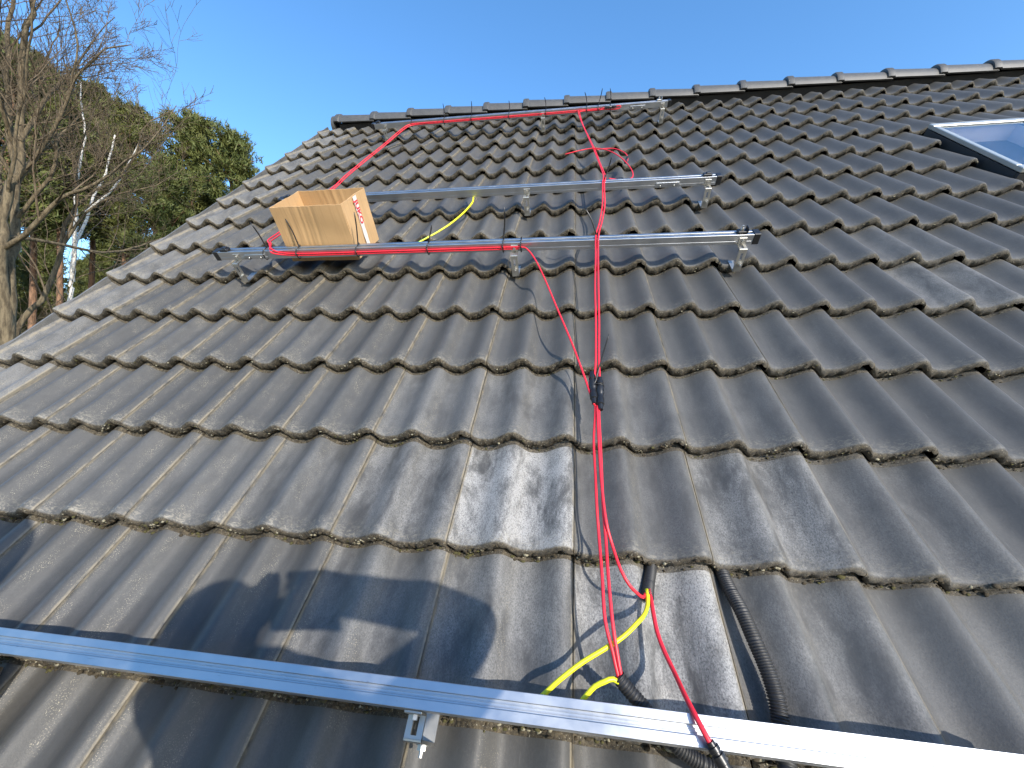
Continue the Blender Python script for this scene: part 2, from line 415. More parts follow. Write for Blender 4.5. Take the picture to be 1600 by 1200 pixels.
LIN=simple('reveal_lining',(.74,.66,.66),.7,0,.25,9,.1)
BLD=simple('blind_fabric',(.60,.66,.78),.75,0,.15,14,.2)
mb=MB(); D_=.30
for (c,d) in (((SW/2,.03,-D_/2),(SW-.06,.01,D_)),((SW/2,SL-.03,-D_/2),(SW-.06,.01,D_)),((.03,SL/2,-D_/2),(.01,SL-.05,D_)),((SW-.03,SL/2,-D_/2),(.01,SL-.05,D_)),((SW/2,SL/2,-D_),(SW-.05,SL-.05,.01))): mb.box(c,d)
link('reveal',mb.mesh('reveal',False),sk,LIN)
mb=MB(); nx,ny=14,10
for iy in range(ny+1):
    for ix in range(nx+1):
        x=.04+(SW-.08)*ix/nx; y=.04+(SL*.72)*iy/ny; mb.v.append((x,y,-.10+.015*math.sin(ix*1.3+iy*.4)-.05*(iy/ny)))
for iy in range(ny):
    for ix in range(nx):
        a=iy*(nx+1)+ix; mb.f.append((a,a+1,a+nx+2,a+nx+1)); mb.m.append(0)
link('blind',mb.mesh('blind'),sk,BLD)
# ------------------------------------------------------------------ moss and crust along the lips
def crust():
    rg=random.Random(11); mb=MB()
    t=(1+5**.5)/2
    ico=[Vector(p).normalized() for p in((-1,t,0),(1,t,0),(-1,-t,0),(1,-t,0),(0,-1,t),(0,1,t),(0,-1,-t),(0,1,-t),(t,0,-1),(t,0,1),(-t,0,-1),(-t,0,1))]
    icf=[(0,11,5),(0,5,1),(0,1,7),(0,7,10),(0,10,11),(1,5,9),(5,11,4),(11,10,2),(10,7,6),(7,1,8),(3,9,4),(3,4,2),(3,2,6),(3,6,8),(3,8,9),(4,9,5),(2,4,11),(6,2,10),(8,6,7),(9,8,1)]
    def lump(c,r,mi):
        k=Vector((rg.uniform(.7,1.5),rg.uniform(.5,1),rg.uniform(.5,.9)))
        mb.add([Vector((p.x*k.x,p.y*k.y,p.z*k.z))*r*rg.uniform(.65,1.25)+Vector(c) for p in ico],icf,mi)
    for r in range(-1,10):
        n=int(1500/(1+max(0,r)*.30))
        for _ in range(n):
            u=rg.uniform(-2.1,3.0) if r>1 else rg.uniform(-1.75,1.5)
            x=u%.3
            clus=math.sin(u*21+r*3)+math.sin(u*47+r*7)+math.sin(u*9+r)
            if clus+rg.gauss(0,.9)<.3: continue
            h=rg.random(); s=-.001-rg.uniform(0,.0025)
            w=wave(x)-.006-h*.021
            if x>.265 and h>.3: continue
            rr=rg.choice((.0012,.0018,.0022,.003))*rg.uniform(.7,1.2)*(1.9 if r<1 else 1.45 if r<3 else 1.1)
            lump((u,r*G+s,w),rr,0 if rg.random()<.68 else (1 if rg.random()<.7 else 2))
        # clumps lying in the trough right under the lip
        for _ in range(int(n*.32)):
            u=rg.uniform(-2.1,3.0) if r>1 else rg.uniform(-1.75,1.5); x=u%.3
            if rg.random()>.12+.75*(-wave(x)/A_)**2: continue
            s=-abs(rg.gauss(0,.005))
            lump((u,r*G+s-.002,wave(x)-TT*(G+s)/G+.001),rg.uniform(.0012,.0034)*(1.9 if r<1 else 1.3),0 if rg.random()<.6 else 2)
    me=mb.mesh('lichen_crust'); return me
CR=[simple('crust_brown',(.038,.029,.016),.95,0,.5,300,.4),simple('crust_pale',(.22,.20,.14),.95,0,.3,300,.3),simple('moss_olive',(.055,.05,.016),.95,0,.5,300,.4)]
tag(link('lichen_crust',crust(),roof,CR),kind='stuff')
# ------------------------------------------------------------------ mounting rails
RPROF=[(0,-.040),(0,-.027),(.0012,-.0262),(.0012,-.0250),(0,-.0242),(0,-.0008),(.0008,0),(.0135,0),(.0142,-.0008),(.0142,-.0060),(.0170,-.0060),(.0174,-.0045),(.0182,-.0045),(.0186,-.0060),(.0214,-.0060),(.0218,-.0045),(.0226,-.0045),(.0230,-.0060),(.0262,-.0060),(.0262,-.0008),(.0270,0),(.0392,0),(.0400,-.0008),(.0400,-.040)]
def slot_plate(mb,cx,y0,y1,z,wd,th,sl0,sl1,sw):
    # plate in the (x,y) plane with a long slot
    xs=[-wd/2,-sw/2,sw/2,wd/2]
    mb.box((cx-(wd+sw)/4,(y0+y1)/2,z),((wd-sw)/2,y1-y0,th)); mb.box((cx+(wd+sw)/4,(y0+y1)/2,z),((wd-sw)/2,y1-y0,th))
    if sl0-y0>1e-4: mb.box((cx,(y0+sl0)/2,z),(sw,sl0-y0,th*.98))
    if y1-sl1>1e-4: mb.box((cx,(sl1+y1)/2,z),(sw,y1-sl1,th*.98))
def hex_(mb,c,axis,r,h,n=6):
    a=Vector(axis); mb.tube([Vector(c)-a*h/2,Vector(c)+a*h/2],r,n)
def make_hook(parent,u):
    # local: y=0 rail front, z=0 rail top
    wd=.030
    mb=MB()
    slot_plate(mb,u,-.036,-.0012,-.0425,wd,.005,-.030,-.006,.010)
    Rx=Matrix.Rotation(R_(90),3,'X')
    sub=MB(); slot_plate(sub,0,-.050,.045,0,wd,.005,.004,.032,.009)
    mb.add([(u+p[0],-.0365+p[2],-.090+p[1]) for p in sub.v],sub.f)
    mb.tube([(u-.015,-.0352,-.0438),(u+.015,-.0352,-.0438)],.0042,10)
    mb.box((u,-.0025,-.0270),(wd,.0045,.033),bev=.001)
    mb.box((u,.002,-.1375),(wd,.078,.006))
    h=link('roof_hook',sharp(mb.mesh('roof_hook')),parent,STEEL)
    b=MB(); hex_(b,(u+.002,-.043,-.105),(0,1,0),.0085,.008); b.tube([(u+.002,-.056,-.105),(u+.002,-.038,-.105)],.004,8); b.tube([(u+.002,-.0405,-.105),(u+.002,-.039,-.105)],.011,14)
    link('bolt',sharp(b.mesh('bolt')),h,STEEL)
    b=MB(); hex_(b,(u,-.0085,-.024),(0,1,0),.0065,.007); link('bolt',sharp(b.mesh('bolt')),h,STEEL)
    return h
def make_rail(label,v,ends=(-1.695,.700),hooks=(.66,-.26,-1.60),plates=(),clamps=(),yaw=0,caps=True):
    o=link('mounting_rail',None,None,None,M@T(0,v,.100)@Matrix.Rotation(yaw,4,'Z')); tag(o,label,'rail','aluminium mounting rails on the roof')
    mb=MB(); mb.prism(RPROF,*ends); link('rail_profile',mb.mesh('rail_profile',False),o,ALU)
    for e,sg in((ends[0],-1),(ends[1],1)):
        mb=MB(); mb.box((e+sg*.0105,.020,-.0195),(.025,.0440,.0450),bev=.002); mb.box((e-sg*.02,.020,-.013),(.04,.010,.006)); link('end_cap',mb.mesh('end_cap',False),o,BLK)
    for h in hooks: make_hook(o,h)
    for a,b_ in plates:
        mb=MB(); mb.box(((a+b_)/2,-.0022,-.022),(b_-a,.0042,.0145),bev=.001)
        pl=link('connector_plate',mb.mesh('connector_plate',False),o,ALU)
        for x in(a+.02,b_-.025):
            mb=MB(); hex_(mb,(x,-.004,-.033),(0,0,1),.0028,.012,8); link('pin',mb.mesh('pin'),pl,STEEL)
    for x,k in clamps:
        if k=='black':
            mb=MB(); mb.box((x,.018,.006),(.042,.030,.012),bev=.003); mb.box((x+.004,.018,.014),(.022,.02,.006),bev=.002); link('end_clamp',mb.mesh('end_clamp',False),o,BLK)
        else:
            mb=MB(); mb.box((x,.018,.006),(.036,.028,.011),bev=.002); mb.box((x+.017,.018,.014),(.004,.03,.022),bev=.001)
            c=link('end_clamp',mb.mesh('end_clamp',False),o,BLK if k=='dark' else STEEL)
            mb=MB(); hex_(mb,(x-.002,.018,.016),(0,0,1),.0075,.010); mb.tube([(x-.002,.018,.02),(x-.002,.018,.03)],.004,8); link('bolt',sharp(mb.mesh('bolt')),c,STEEL)
    return o
make_rail('long aluminium rail nearest the viewer along the bottom of the picture',-.319,hooks=(.66,-.26,-1.60))
make_rail('aluminium rail directly in front of the cardboard box',1.249,plates=((-1.556,-1.45),),clamps=((-1.66,'black'),(.655,'dark')))
make_rail('aluminium rail behind the cardboard box, with yellow cable hanging from it',1.868,plates=((.409,.522),),clamps=((.655,'black'),(-1.66,'black')))
make_rail('uppermost aluminium rail just under the roof ridge',3.437,plates=((.418,.531),),clamps=((.635,'steel'),(-1.66,'black')))
# ------------------------------------------------------------------ cables
def cable(name,label,pts,r,mat,cat='cable',group=None,n=8,step=.012):
    pts=spline(pts,step); org=Vector(pts[0]); mb=MB(); mb.tube([p-org for p in pts],r,n)
    o=link(name,mb.mesh(name),None,mat,M@Matrix.Translation(org)); tag(o,label,cat,group); o['_u']=0; del o['_u']
    return o,org
def connector(parent,org,a,b,r):
    a=Vector(a)-org;b=Vector(b)-org;d=(b-a); L=d.length; d.normalize()
    ts=[(0,.62),(.10,.66),(.11,.9),(.22,.92),(.24,.72),(.30,.72),(.31,1),(.52,1),(.54,.86),(.66,.86),(.68,1.0),(.84,.98),(.86,.7),(1,.62)]
    mb=MB(); mb.tube([a+d*(L*t) for t,_ in ts],[r*k for _,k in ts],12)
    # latch tongues
    for sgn in(-1,1):
        q=d.orthogonal().normalized()*sgn*r*.95; mb.box(a+d*(L*.45)+q,(r*.35,r*.35,r*.35))
    return link('cable_connector',sharp(mb.mesh('cable_connector'),40),parent,BLK)
CR_=.0034
RA=[(0.225,3.431,0.085),(0.126,3.431,0.084),(-0.252,3.431,0.082),(-0.727,3.431,0.082),(-1.112,3.431,0.082),(-1.340,3.430,0.081),(-1.400,3.385,0.078),(-1.440,3.250,0.065),(-1.479,3.030,0.050),(-1.523,2.718,0.040),(-1.542,2.402,0.040),(-1.541,2.222,0.040),(-1.562,2.001,0.040),(-1.588,1.777,0.030),(-1.561,1.558,0.050),(-1.495,1.373,0.095),(-1.448,1.310,0.106),(-1.405,1.256,0.104),(-1.34,1.243,0.089),(-1.179,1.243,0.083),(-0.860,1.243,0.083),(-0.559,1.243,0.083),(-0.299,1.243,0.083),(-0.226,1.241,0.082),(-0.202,1.228,0.078),(-0.165,1.158,0.070),(-0.121,1.026,0.066),(-0.065,0.831,0.062),(-0.011,0.647,0.055),(0.026,0.505,0.050),(0.042,0.440,0.046),(0.054,0.390,0.045)]
o,g=cable('red_cable','red cable along the ridge rail, behind the box, then down to the connectors',RA,CR_,RED,'cable','red solar cables')
RA2=[(0.227,3.430,0.077),(0.126,3.430,0.075),(-0.252,3.431,0.0735),(-0.727,3.431,0.0735),(-1.112,3.431,0.0735),(-1.335,3.430,0.072),(-1.392,3.375,0.070),(-1.429,3.239,0.058),(-1.466,3.013,0.045),(-1.513,2.711,0.033),(-1.533,2.398,0.033),(-1.532,2.218,0.033),(-1.553,1.999,0.033),(-1.579,1.770,0.025),(-1.552,1.559,0.042),(-1.485,1.375,0.088),(-1.440,1.310,0.1045),(-1.409,1.246,0.094),(-1.334,1.242,0.080),(-1.184,1.243,0.074),(-0.864,1.243,0.074),(-0.561,1.243,0.074),(-0.238,1.243,0.074)]
o,g=cable('red_cable','red cable just under its twin along the ridge rail, ending before the cardboard box',RA2,CR_,RED,'cable','red solar cables')
RB1=[(0.017,3.430,0.085),(0.021,3.321,0.085),(0.040,3.164,0.070),(0.077,2.873,0.060),(0.112,2.560,0.060),(0.136,2.251,0.070),(0.145,1.987,0.100),(0.143,1.900,0.105),(0.138,1.864,0.104),(0.136,1.80,0.088),(0.129,1.653,0.075),(0.110,1.480,0.075),(0.089,1.322,0.100),(0.084,1.270,0.105),(0.082,1.244,0.101),(0.080,1.143,0.085),(0.072,0.931,0.074),(0.069,0.751,0.065),(0.064,0.576,0.050),(0.058,0.486,0.042),(0.057,0.376,0.040),(0.057,0.270,0.036),(0.058,0.174,0.036),(0.058,0.087,0.040),(0.061,0.016,0.032),(0.063,-0.069,0.045),(0.065,-0.150,0.048),(0.070,-0.200,0.042),(0.078,-0.234,0.034),(0.084,-0.239,0.030)]
RB1=[(u-.007 if -.19<v<.375 else u,v,w) for u,v,w in RB1]
o,g=cable('red_cable','left of two red cables hanging over both middle rails into the lower conduit',RB1,CR_,RED,'cable','red solar cables')
connector(o,g,(0.050,0.512,0.051),(0.055,0.392,0.046),.0115)
RB2=[(0.300,3.429,0.088),(0.330,3.428,0.096),(0.346,3.424,0.090),(0.335,3.424,0.078),(0.291,3.425,0.074),(0.222,3.427,0.078),(0.076,3.428,0.078),(0.032,3.40,0.080),(0.033,3.30,0.080),(0.053,3.092,0.066),(0.089,2.811,0.060),(0.123,2.520,0.060),(0.146,2.218,0.070),(0.155,1.960,0.103),(0.152,1.895,0.105),(0.147,1.864,0.102),(0.145,1.80,.088),(0.141,1.652,0.075),(0.121,1.479,0.075),(0.101,1.327,0.100),(0.095,1.270,0.105),(0.093,1.244,0.101),(0.090,1.143,0.085),(0.084,0.931,0.074),(0.080,0.751,0.065),(0.074,0.576,0.050),(0.073,0.474,0.042),(0.067,0.376,0.040),(0.067,0.270,0.036),(0.066,0.172,0.040),(0.065,0.085,0.044),(0.068,0.014,0.036),(0.068,-0.070,0.049),(0.071,-0.151,0.052),(0.077,-0.200,0.045),(0.083,-0.233,0.036),(0.089,-0.238,0.030)]
o,g=cable('red_cable','right of two hanging red cables, with a small loop at the ridge rail',RB2,CR_,RED,'cable','red solar cables')
connector(o,g,(0.073,0.490,0.051),(0.071,0.372,0.045),.0115); connector(o,g,(0.222,3.424,0.090),(0.313,3.424,0.092),.0085)
RC=[(0.062,0.385,0.045),(0.062,0.244,0.045),(0.064,0.132,0.048),(0.070,0.047,0.045),(0.082,0.001,0.030),(0.096,-0.049,0.030),(0.112,-0.075,0.022),(0.127,-0.084,0.008),(0.142,-0.087,-.008),(0.152,-0.070,-.022)]
cable('red_cable','red cable branching off right into the short conduit stub under the tile edge',RC,CR_,RED,'cable','red solar cables')
RD=[(0.158,-0.066,-.022),(0.158,-0.088,-.012),(0.156,-0.112,0.004),(0.157,-0.153,0.016),(0.163,-0.187,0.030),(0.171,-0.220,0.050),(0.175,-0.255,0.085),(0.182,-0.286,0.110),(0.191,-0.307,0.114),(0.198,-0.319,0.112)]
o,g=cable('red_cable','single red cable from the conduit stub crossing the near rail, plug on its end',RD,.0042,RED,'cable','red solar cables')
connector(o,g,(0.194,-0.311,0.114),(0.221,-0.352,0.102),.0098)
RE=[(0.177,1.946,0.090),(0.237,2.004,0.060),(0.292,2.033,0.050),(0.316,2.077,0.050),(0.316,2.152,0.055),(0.298,2.244,0.060),(0.268,2.344,0.065),(0.225,2.436,0.068),(0.170,2.508,0.068),(0.104,2.545,0.065),(0.023,2.534,0.060),(-0.067,2.516,0.050)]
cable('red_cable','loose red cable arching in a wide loop above the rail behind the box',RE,CR_,RED,'cable','red solar cables')
RF=[(0.124,2.534,0.058),(0.184,2.548,0.058),(0.243,2.537,0.058),(0.286,2.478,0.058),(0.308,2.411,0.058),(0.310,2.341,0.056),(0.300,2.303,0.052)]
o,g=cable('red_cable','short loose red cable end with a black plug inside the wide loop',RF,CR_,RED,'cable','red solar cables')
connector(o,g,(0.312,2.372,0.058),(0.290,2.285,0.051),.0085)
def yg(pts,label,r=.0044):
    pts=spline(pts,.010); org=Vector(pts[0]); mb=MB()
    mb.tube([p-org for p in pts],r,12,secmi=lambda i,k:1 if ((k+i*.16+5)%12)<3 else 0)
    tag(link('earth_cable',mb.mesh('earth_cable'),None,[YEL,GRN],M@Matrix.Translation(org)),label,'cable','yellow and green earth cables')
yg([(0.153,-0.068,-.020),(0.150,-0.096,-.006),(0.138,-0.124,0.014),(0.118,-0.146,0.026),(0.091,-0.171,0.032),(0.056,-0.194,0.036),(0.015,-0.219,0.036),(-0.024,-0.248,0.035),(-0.051,-0.271,0.030),(-0.078,-0.294,0.025)],'yellow-green cable from the conduit stub sloping down left under the near rail')
yg([(0.088,-0.246,0.030),(0.068,-0.239,0.040),(0.054,-0.244,0.042),(0.037,-0.252,0.040),(0.023,-0.265,0.037),(0.011,-0.278,0.032),(-0.001,-0.294,0.025)],'short yellow cable curling from the lower conduit mouth under the near rail')
yg([(-0.592,1.990,0.050),(-0.575,1.93,0.053),(-0.555,1.863,0.056),(-0.556,1.815,0.048),(-0.584,1.728,0.038),(-0.634,1.625,0.028),(-0.688,1.557,0.018),(-0.743,1.502,0.010),(-0.794,1.443,0.006)],'yellow cable hanging from the rail behind the box down toward the rail before it')
def conduit(pts,r,label):
    pts=spline(pts,.00095); org=Vector(pts[0])
    # even steps, ribs about every 4 mm
    acc=0; out=[pts[0]]
    for p,q in zip(pts,pts[1:]):
        acc+=(q-p).length
        if acc>=.0009: out.append(q); acc=0
    rr=[r*(1.0,1.0,.97,.84,.83)[i%5] for i in range(len(out))]
    mb=MB(); mb.tube([p-org for p in out],rr,16,caps=False)
    mb.tube([p-org for p in out[::12]+[out[-1]]],r*.78,12,caps=True)
    tag(link('corrugated_conduit',mb.mesh('corrugated_conduit'),None,RUB,M@Matrix.Translation(org)),label,'conduit','black corrugated conduits')
conduit([(0.181,0.012,-0.066),(0.172,-0.020,-0.057),(0.163,-0.048,-0.042),(0.153,-0.084,-0.021)],.0125,'short black ribbed conduit stub poking out from under the tile edge')
conduit([(0.078,-0.234,0.034),(0.086,-0.242,0.030),(0.101,-0.255,0.024),(0.119,-0.270,0.018),(0.143,-0.293,0.010),(0.172,-0.316,0.002),(0.206,-0.331,-0.003),(0.247,-0.343,-0.005),(0.300,-0.354,-0.005)],.0125,'black ribbed conduit under the near rail with red and yellow cables in its mouth')
conduit([(.328,.012,-.064),(.329,-.016,-.058),(.332,-.05,-.046),(.338,-.092,-.030),(.345,-.146,-.021),(.352,-.191,-.017),(.354,-.232,-.016),(.350,-.267,-.018),(.345,-.299,-.018),(.340,-.322,-.012),(.338,-.351,-.020)],.0145,'longest black ribbed conduit curving down from the tile edge to the near rail')
# ------------------------------------------------------------------ cable ties
def tie(label,u,v,tip,r=None,ring=True):
    org=Vector((u,v,.100)); mb=MB(); x=0
    if ring:
        # strap round the rail and the cable in front of it
        loop=[(x,.041,.0012),(x,-.001,.0012),(x,-.0125,-.006),(x,-.0135,-.028),(x,-.006,-.0405),(x,.0,-.0415),(x,.041,-.0415),(x,.0415,-.0415)]
        for a,b in zip(loop,loop[1:]):
            a,b=Vector(a),Vector(b); mb.tube([a,b],.0026,6)
        mb.box((x,.036,.004),(.006,.006,.006),bev=.001)
    if tip:
        t=Vector(tip)-org; s=Vector((0,.030,.003)) if ring else Vector((0,0,0)); mid=(s+t)/2+Vector((.004,0,.006))
        pp=spline([s,mid,t],.02); mb.tube(pp,[.0031]*(len(pp)-1)+[.0018],6)
    o=link('cable_tie',mb.mesh('cable_tie'),None,BLK,M@Matrix.Translation(org)); tag(o,label,'cable tie','black cable ties'); return o
V1_,V2_,V3_=1.249,1.868,3.437
tie('leftmost black cable tie on the rail before the cardboard box',-1.447,V1_,(-1.462,1.284,.222))
tie('black cable tie standing up in front of the left half of the cardboard box',-1.278,V1_,(-1.308,1.318,.222))
tie('black cable tie standing up in front of the taped side of the cardboard box',-.983,V1_,(-.962,1.31,.235))
tie('black cable tie beside the lower end of the hanging yellow cable',-.647,V1_,(-.617,1.287,.175))
tie('black upright cable tie just left of where the red cable leaves the rail',-.309,V1_,(-.294,1.30,.232))
tie('black cable tie with cut tail where the red cable leaves the rail before the box',-.231,V1_,None)
tie('black cable tie holding the two hanging cables on the rail before the box',.088,V1_,(.034,1.336,.202))
tie('black cable tie holding the two hanging cables on the rail behind the box',.147,V2_,(.172,1.85,.222))
tie('tailless black tie at the left bend of the red cable on the ridge rail',-1.365,V3_,None)
for u,t,l in((-1.081,(-1.054,3.40,.21),'first tall black tie from the left on the ridge rail'),(-.849,(-.821,3.40,.21),'second tall black tie from the left on the ridge rail'),(-.535,(-.516,3.36,.2),'third tall black tie from the left on the ridge rail'),(-.237,(-.24,3.37,.2),'tall black tie above the middle hook of the ridge rail'),(.086,(.065,3.38,.21),'tall black tie just right of where cables leave the ridge rail'),(.174,(.196,3.40,.22),'right-leaning black tie at the plug on the ridge rail'),(.268,(.252,3.38,.22),'rightmost black tie on the ridge rail')): tie(l,u,V3_,t)
o=tie('black cable tie round the paired black connectors on the hanging red cables',.059,.470,(.096,.572,.150),ring=False)
o.matrix_world=M@T(.062,.455,.050); 
mb=MB(); t=Vector((.096-.062,.572-.455,.10)); pp=spline([(-.012,0,.004),(-.002,.012,.011),(.008,.05,.03),t],.012); mb.tube(pp,[.002]*(len(pp)-1)+[.001],6)
mb.tube(spline([(-.013,0,.004),(0,0,.0125),(.019,0,.008),(.019,0,-.008),(0,0,-.012),(-.013,0,-.006),(-.013,0,.004)],.006),.0016,6)
o.data=mb.mesh('cable_tie'); o.data.materials.append(BLK)
# ------------------------------------------------------------------ cardboard box
def card():
    m,nt,b=nmat('cardboard'); tc=N(nt,'ShaderNodeTexCoord').outputs['Object']
    fl=noise(nt,vmul(nt,tc,(1,1,.03)),120,3,.5); bl=noise(nt,tc,9,5,.6); fi=noise(nt,vmul(nt,tc,(1,1,.2)),500,3)
    c=mix(nt,bl,(.40,.245,.115),(.52,.335,.17)); c=mix(nt,mth(nt,'MULTIPLY',smooth(nt,fl,.50,.66),.35),c,(.33,.195,.09)); c=mix(nt,mth(nt,'MULTIPLY',fi,.25),c,(.58,.40,.22))
    nt.links.new(c,b.inputs['Base Color']); b.inputs['Roughness'].default_value=.8; b.inputs['Specular IOR Level'].default_value=.2
    bump(nt,b,fl,.35,.002); return m
CARD=card()
BW,BD,BH=.347,.254,.251; BT=.004
BMx=M@T(-1.3625,1.2960,.018)@Matrix.Rotation(-.0966,4,'X')@Matrix.Rotation(-.0082,4,'Z')
bx=link('cardboard_box',None,None,None,BMx); tag(bx,'open brown cardboard box with red and white tape, wedged behind a rail','box')
def panel(name,o0,ax,ay,nrm,w,h,fold=(),nx=28,nz=14,amp=.0012,seed=1):
    rg=random.Random(seed); mb=MB(); o0,ax,ay,nrm=map(Vector,(o0,ax,ay,nrm))
    ph=[rg.uniform(0,6) for _ in range(4)]
    for side in(0,1):
        for iz in range(nz+1):
            for ix in range(nx+1):
                x=w*ix/nx; z=h*iz/nz
                d=amp*(math.sin(x*25+ph[0])+math.sin(z*31+x*9+ph[1]))
                for fx,fa in fold: d-=fa*max(0,1-abs(x-fx-.02*(z/h-.5))/.012)
                rim=.0010*math.sin(x*38+ph[2])*(z/h)**6+ .0005*math.sin(x*110+ph[3])*(z/h)**8
                mb.v.append(o0+ax*x+ay*(z+rim)+nrm*(d-BT*side))
    n=(nx+1); s=n*(nz+1)
    for iz in range(nz):
        for ix in range(nx):
            a=iz*n+ix; mb.f+= [(a,a+1,a+n+1,a+n),(s+a,s+a+n,s+a+n+1,s+a+1)]; mb.m+=[0,0]
    for ix in range(nx):
        a=nz*n+ix; mb.f.append((a,a+1,s+a+1,s+a)); mb.m.append(0); a=ix; mb.f.append((a,s+a,s+a+1,a+1)); mb.m.append(0)
    for iz in range(nz):
        a=iz*n; mb.f.append((a,a+n,s+a+n,s+a)); mb.m.append(0); a=iz*n+nx; mb.f.append((a,s+a,s+a+n,a+n)); mb.m.append(0)
    return link(name,sharp(mb.mesh(name),40),bx,CARD)
panel('side_panel',(0,0,0),(1,0,0),(0,0,1),(0,-1,0),BW,BH,((.125,.0026),(.148,.003),(.165,.0018),(.19,.0022),(.085,.0012)),nx=60,seed=1)
panel('side_panel',(BW,BD,0),(-1,0,0),(0,0,1),(0,1,0),BW,BH,((.12,.002),(.16,.003),(.2,.002),(.23,.0012)),nx=60,seed=2)
rp=panel('side_panel',(BW,0.0042,0),(0,1,0),(0,0,1),(1,0,0),BD-.0084,BH,((.12,.001),),nx=40,seed=3)
panel('side_panel',(0,BD-.0042,0),(0,-1,0),(0,0,1),(-1,0,0),BD-.0084,BH,((.1,.0012),),nx=40,seed=4)
mb=MB(); mb.box((BW/2,BD/2,.003),(BW-.01,BD-.01,.005)); link('bottom_panel',mb.mesh('bottom_panel',False),bx,CARD)
TAPW=simple('tape_white',(.66,.61,.56),.35,0,.05,40); TAPR=simple('tape_red_print',(.62,.03,.05),.4,0,.1,60)
mb=MB(); tx=BW+.0032; y0,y1=.112,.146; nz=12
for k in range(nz+1):
    z=.004+(BH-.006)*k/nz
    for y in(y0,y1): mb.v.append((tx+.0004*math.sin(k),y+.004*(k/nz-.5)+.0015*math.sin(k*2.1+y*90),z))
for k in range(nz): mb.f.append((2*k,2*k+1,2*k+3,2*k+2)); mb.m.append(0)
tp=link('tape',mb.mesh('tape'),bx,TAPW)
def letters(txt,size,z,yc):
    cu=bpy.data.curves.new('tape_print','FONT'); cu.body=txt; cu.size=size; cu.align_x='CENTER'; cu.align_y='CENTER'; cu.offset=.0012
    ob=bpy.data.objects.new('tape_print',cu); COL.objects.link(ob); dg=bpy.context.evaluated_depsgraph_get()
    me=bpy.data.meshes.new_from_object(ob.evaluated_get(dg)); bpy.data.objects.remove(ob)
    o=link('tape_print',me,tp,TAPR,Matrix.Translation((BW+.0048,yc,z))@Matrix(((0,0,1,0),(0,1,0,0),(-1,0,0,0),(0,0,0,1)))@Matrix.Rotation(R_(90),4,'Z')@Matrix.Rotation(R_(-90),4,'Z'))
    return o
for ch,z in(('J',.238),('U',.205),('K',.160),('O',.118)):
    pass
L_=letters('JUKO',.044,.172,.130); L_.matrix_local=Matrix.Translation((BW+.0049,.129,.178))@Matrix(((0,0,1,0),(0,1,0,0),(-1,0,0,0),(0,0,0,1)))
L2=letters('I',.046,.02,.128); L2.matrix_local=Matrix.Translation((BW+.0049,.127,.012))@Matrix(((0,0,1,0),(0,1,0,0),(-1,0,0,0),(0,0,0,1)))
# ------------------------------------------------------------------ ground
m,nt,b=nmat('meadow_ground'); tc=N(nt,'ShaderNodeTexCoord').outputs['Object']
c=mix(nt,ramp(nt,noise(nt,tc,.35,6,.6),(.35,0),(.65,1)),(.060,.062,.022),(.105,.082,.045)); c=mix(nt,noise(nt,tc,9,6,.7),c,(.05,.048,.02))
nt.links.new(c,b.inputs['Base Color']); b.inputs['Roughness'].default_value=.95
mb=MB(); n=24
for iy in range(n+1):
    for ix in range(n+1):
        x=-900+1800*ix/n; y=-900+1800*iy/n; mb.v.append((x,y,0))
for iy in range(n):
    for ix in range(n):
        a=iy*(n+1)+ix; mb.f.append((a,a+1,a+n+2,a+n+1)); mb.m.append(0)
tag(link('ground',mb.mesh('ground'),None,m),kind='structure')
# ------------------------------------------------------------------ trees
def bark(name,c1,c2,scale=(6,6,1.2),contrast=(.4,.6)):
    m,nt,b=nmat(name); tc=N(nt,'ShaderNodeTexCoord').outputs['Object']
    f=noise(nt,vmul(nt,tc,scale),3,6,.7); nt.links.new(mix(nt,ramp(nt,f,(contrast[0],0),(contrast[1],1)),c1,c2),b.inputs['Base Color'])
    b.inputs['Roughness'].default_value=.9; b.inputs['Specular IOR Level'].default_value=.2; bump(nt,b,f,.6,.02); return m
BK_BARE=bark('bare_tree_bark',(.055,.043,.027),(.145,.115,.072)); BK_TWIG=bark('twig_bark',(.075,.055,.036),(.15,.115,.075))
BK_BIRCH=bark('birch_bark',(.08,.07,.055),(.60,.56,.50),(2,2,7),(.36,.44)); BK_PINE=bark('pine_bark',(.085,.052,.034),(.235,.135,.082))
def leafmat(name,c1,c2):
    m,nt,b=nmat(name); tc=N(nt,'ShaderNodeTexCoord').outputs['Object']; oi=N(nt,'ShaderNodeObjectInfo')
    f=noise(nt,tc,1.6,4,.6); c=mix(nt,ramp(nt,f,(.35,0),(.65,1)),c1,c2)
    c=mix(nt,mth(nt,'MULTIPLY',oi.outputs['Random'],.35),c,(.085,.082,.02))
    nt.links.new(c,b.inputs['Base Color']); b.inputs['Roughness'].default_value=.6; b.inputs['Specular IOR Level'].default_value=.25
    b.inputs['Subsurface Weight'].default_value=0
    return m
NEEDLE=leafmat('pine_needles',(.055,.076,.021),(.118,.128,.036))
class Tri:
    def __init__(s): s.v=[];s.n=0
    def add(s,a): s.v.append(np.asarray(a,float).reshape(-1,3))
    def mesh(s,name):
        V=np.concatenate(s.v); me=bpy.data.meshes.new(name); k=len(V)//3
        me.vertices.add(len(V)); me.vertices.foreach_set('co',V.ravel()); me.loops.add(len(V)); me.loops.foreach_set('vertex_index',np.arange(len(V)))
        me.polygons.add(k); me.polygons.foreach_set('loop_start',np.arange(k)*3); me.polygons.foreach_set('loop_total',np.full(k,3)); me.update(calc_edges=True); return me
def rvec(rg): 
    v=Vector((rg.gauss(0,1),rg.gauss(0,1),rg.gauss(0,1))); return v.normalized()
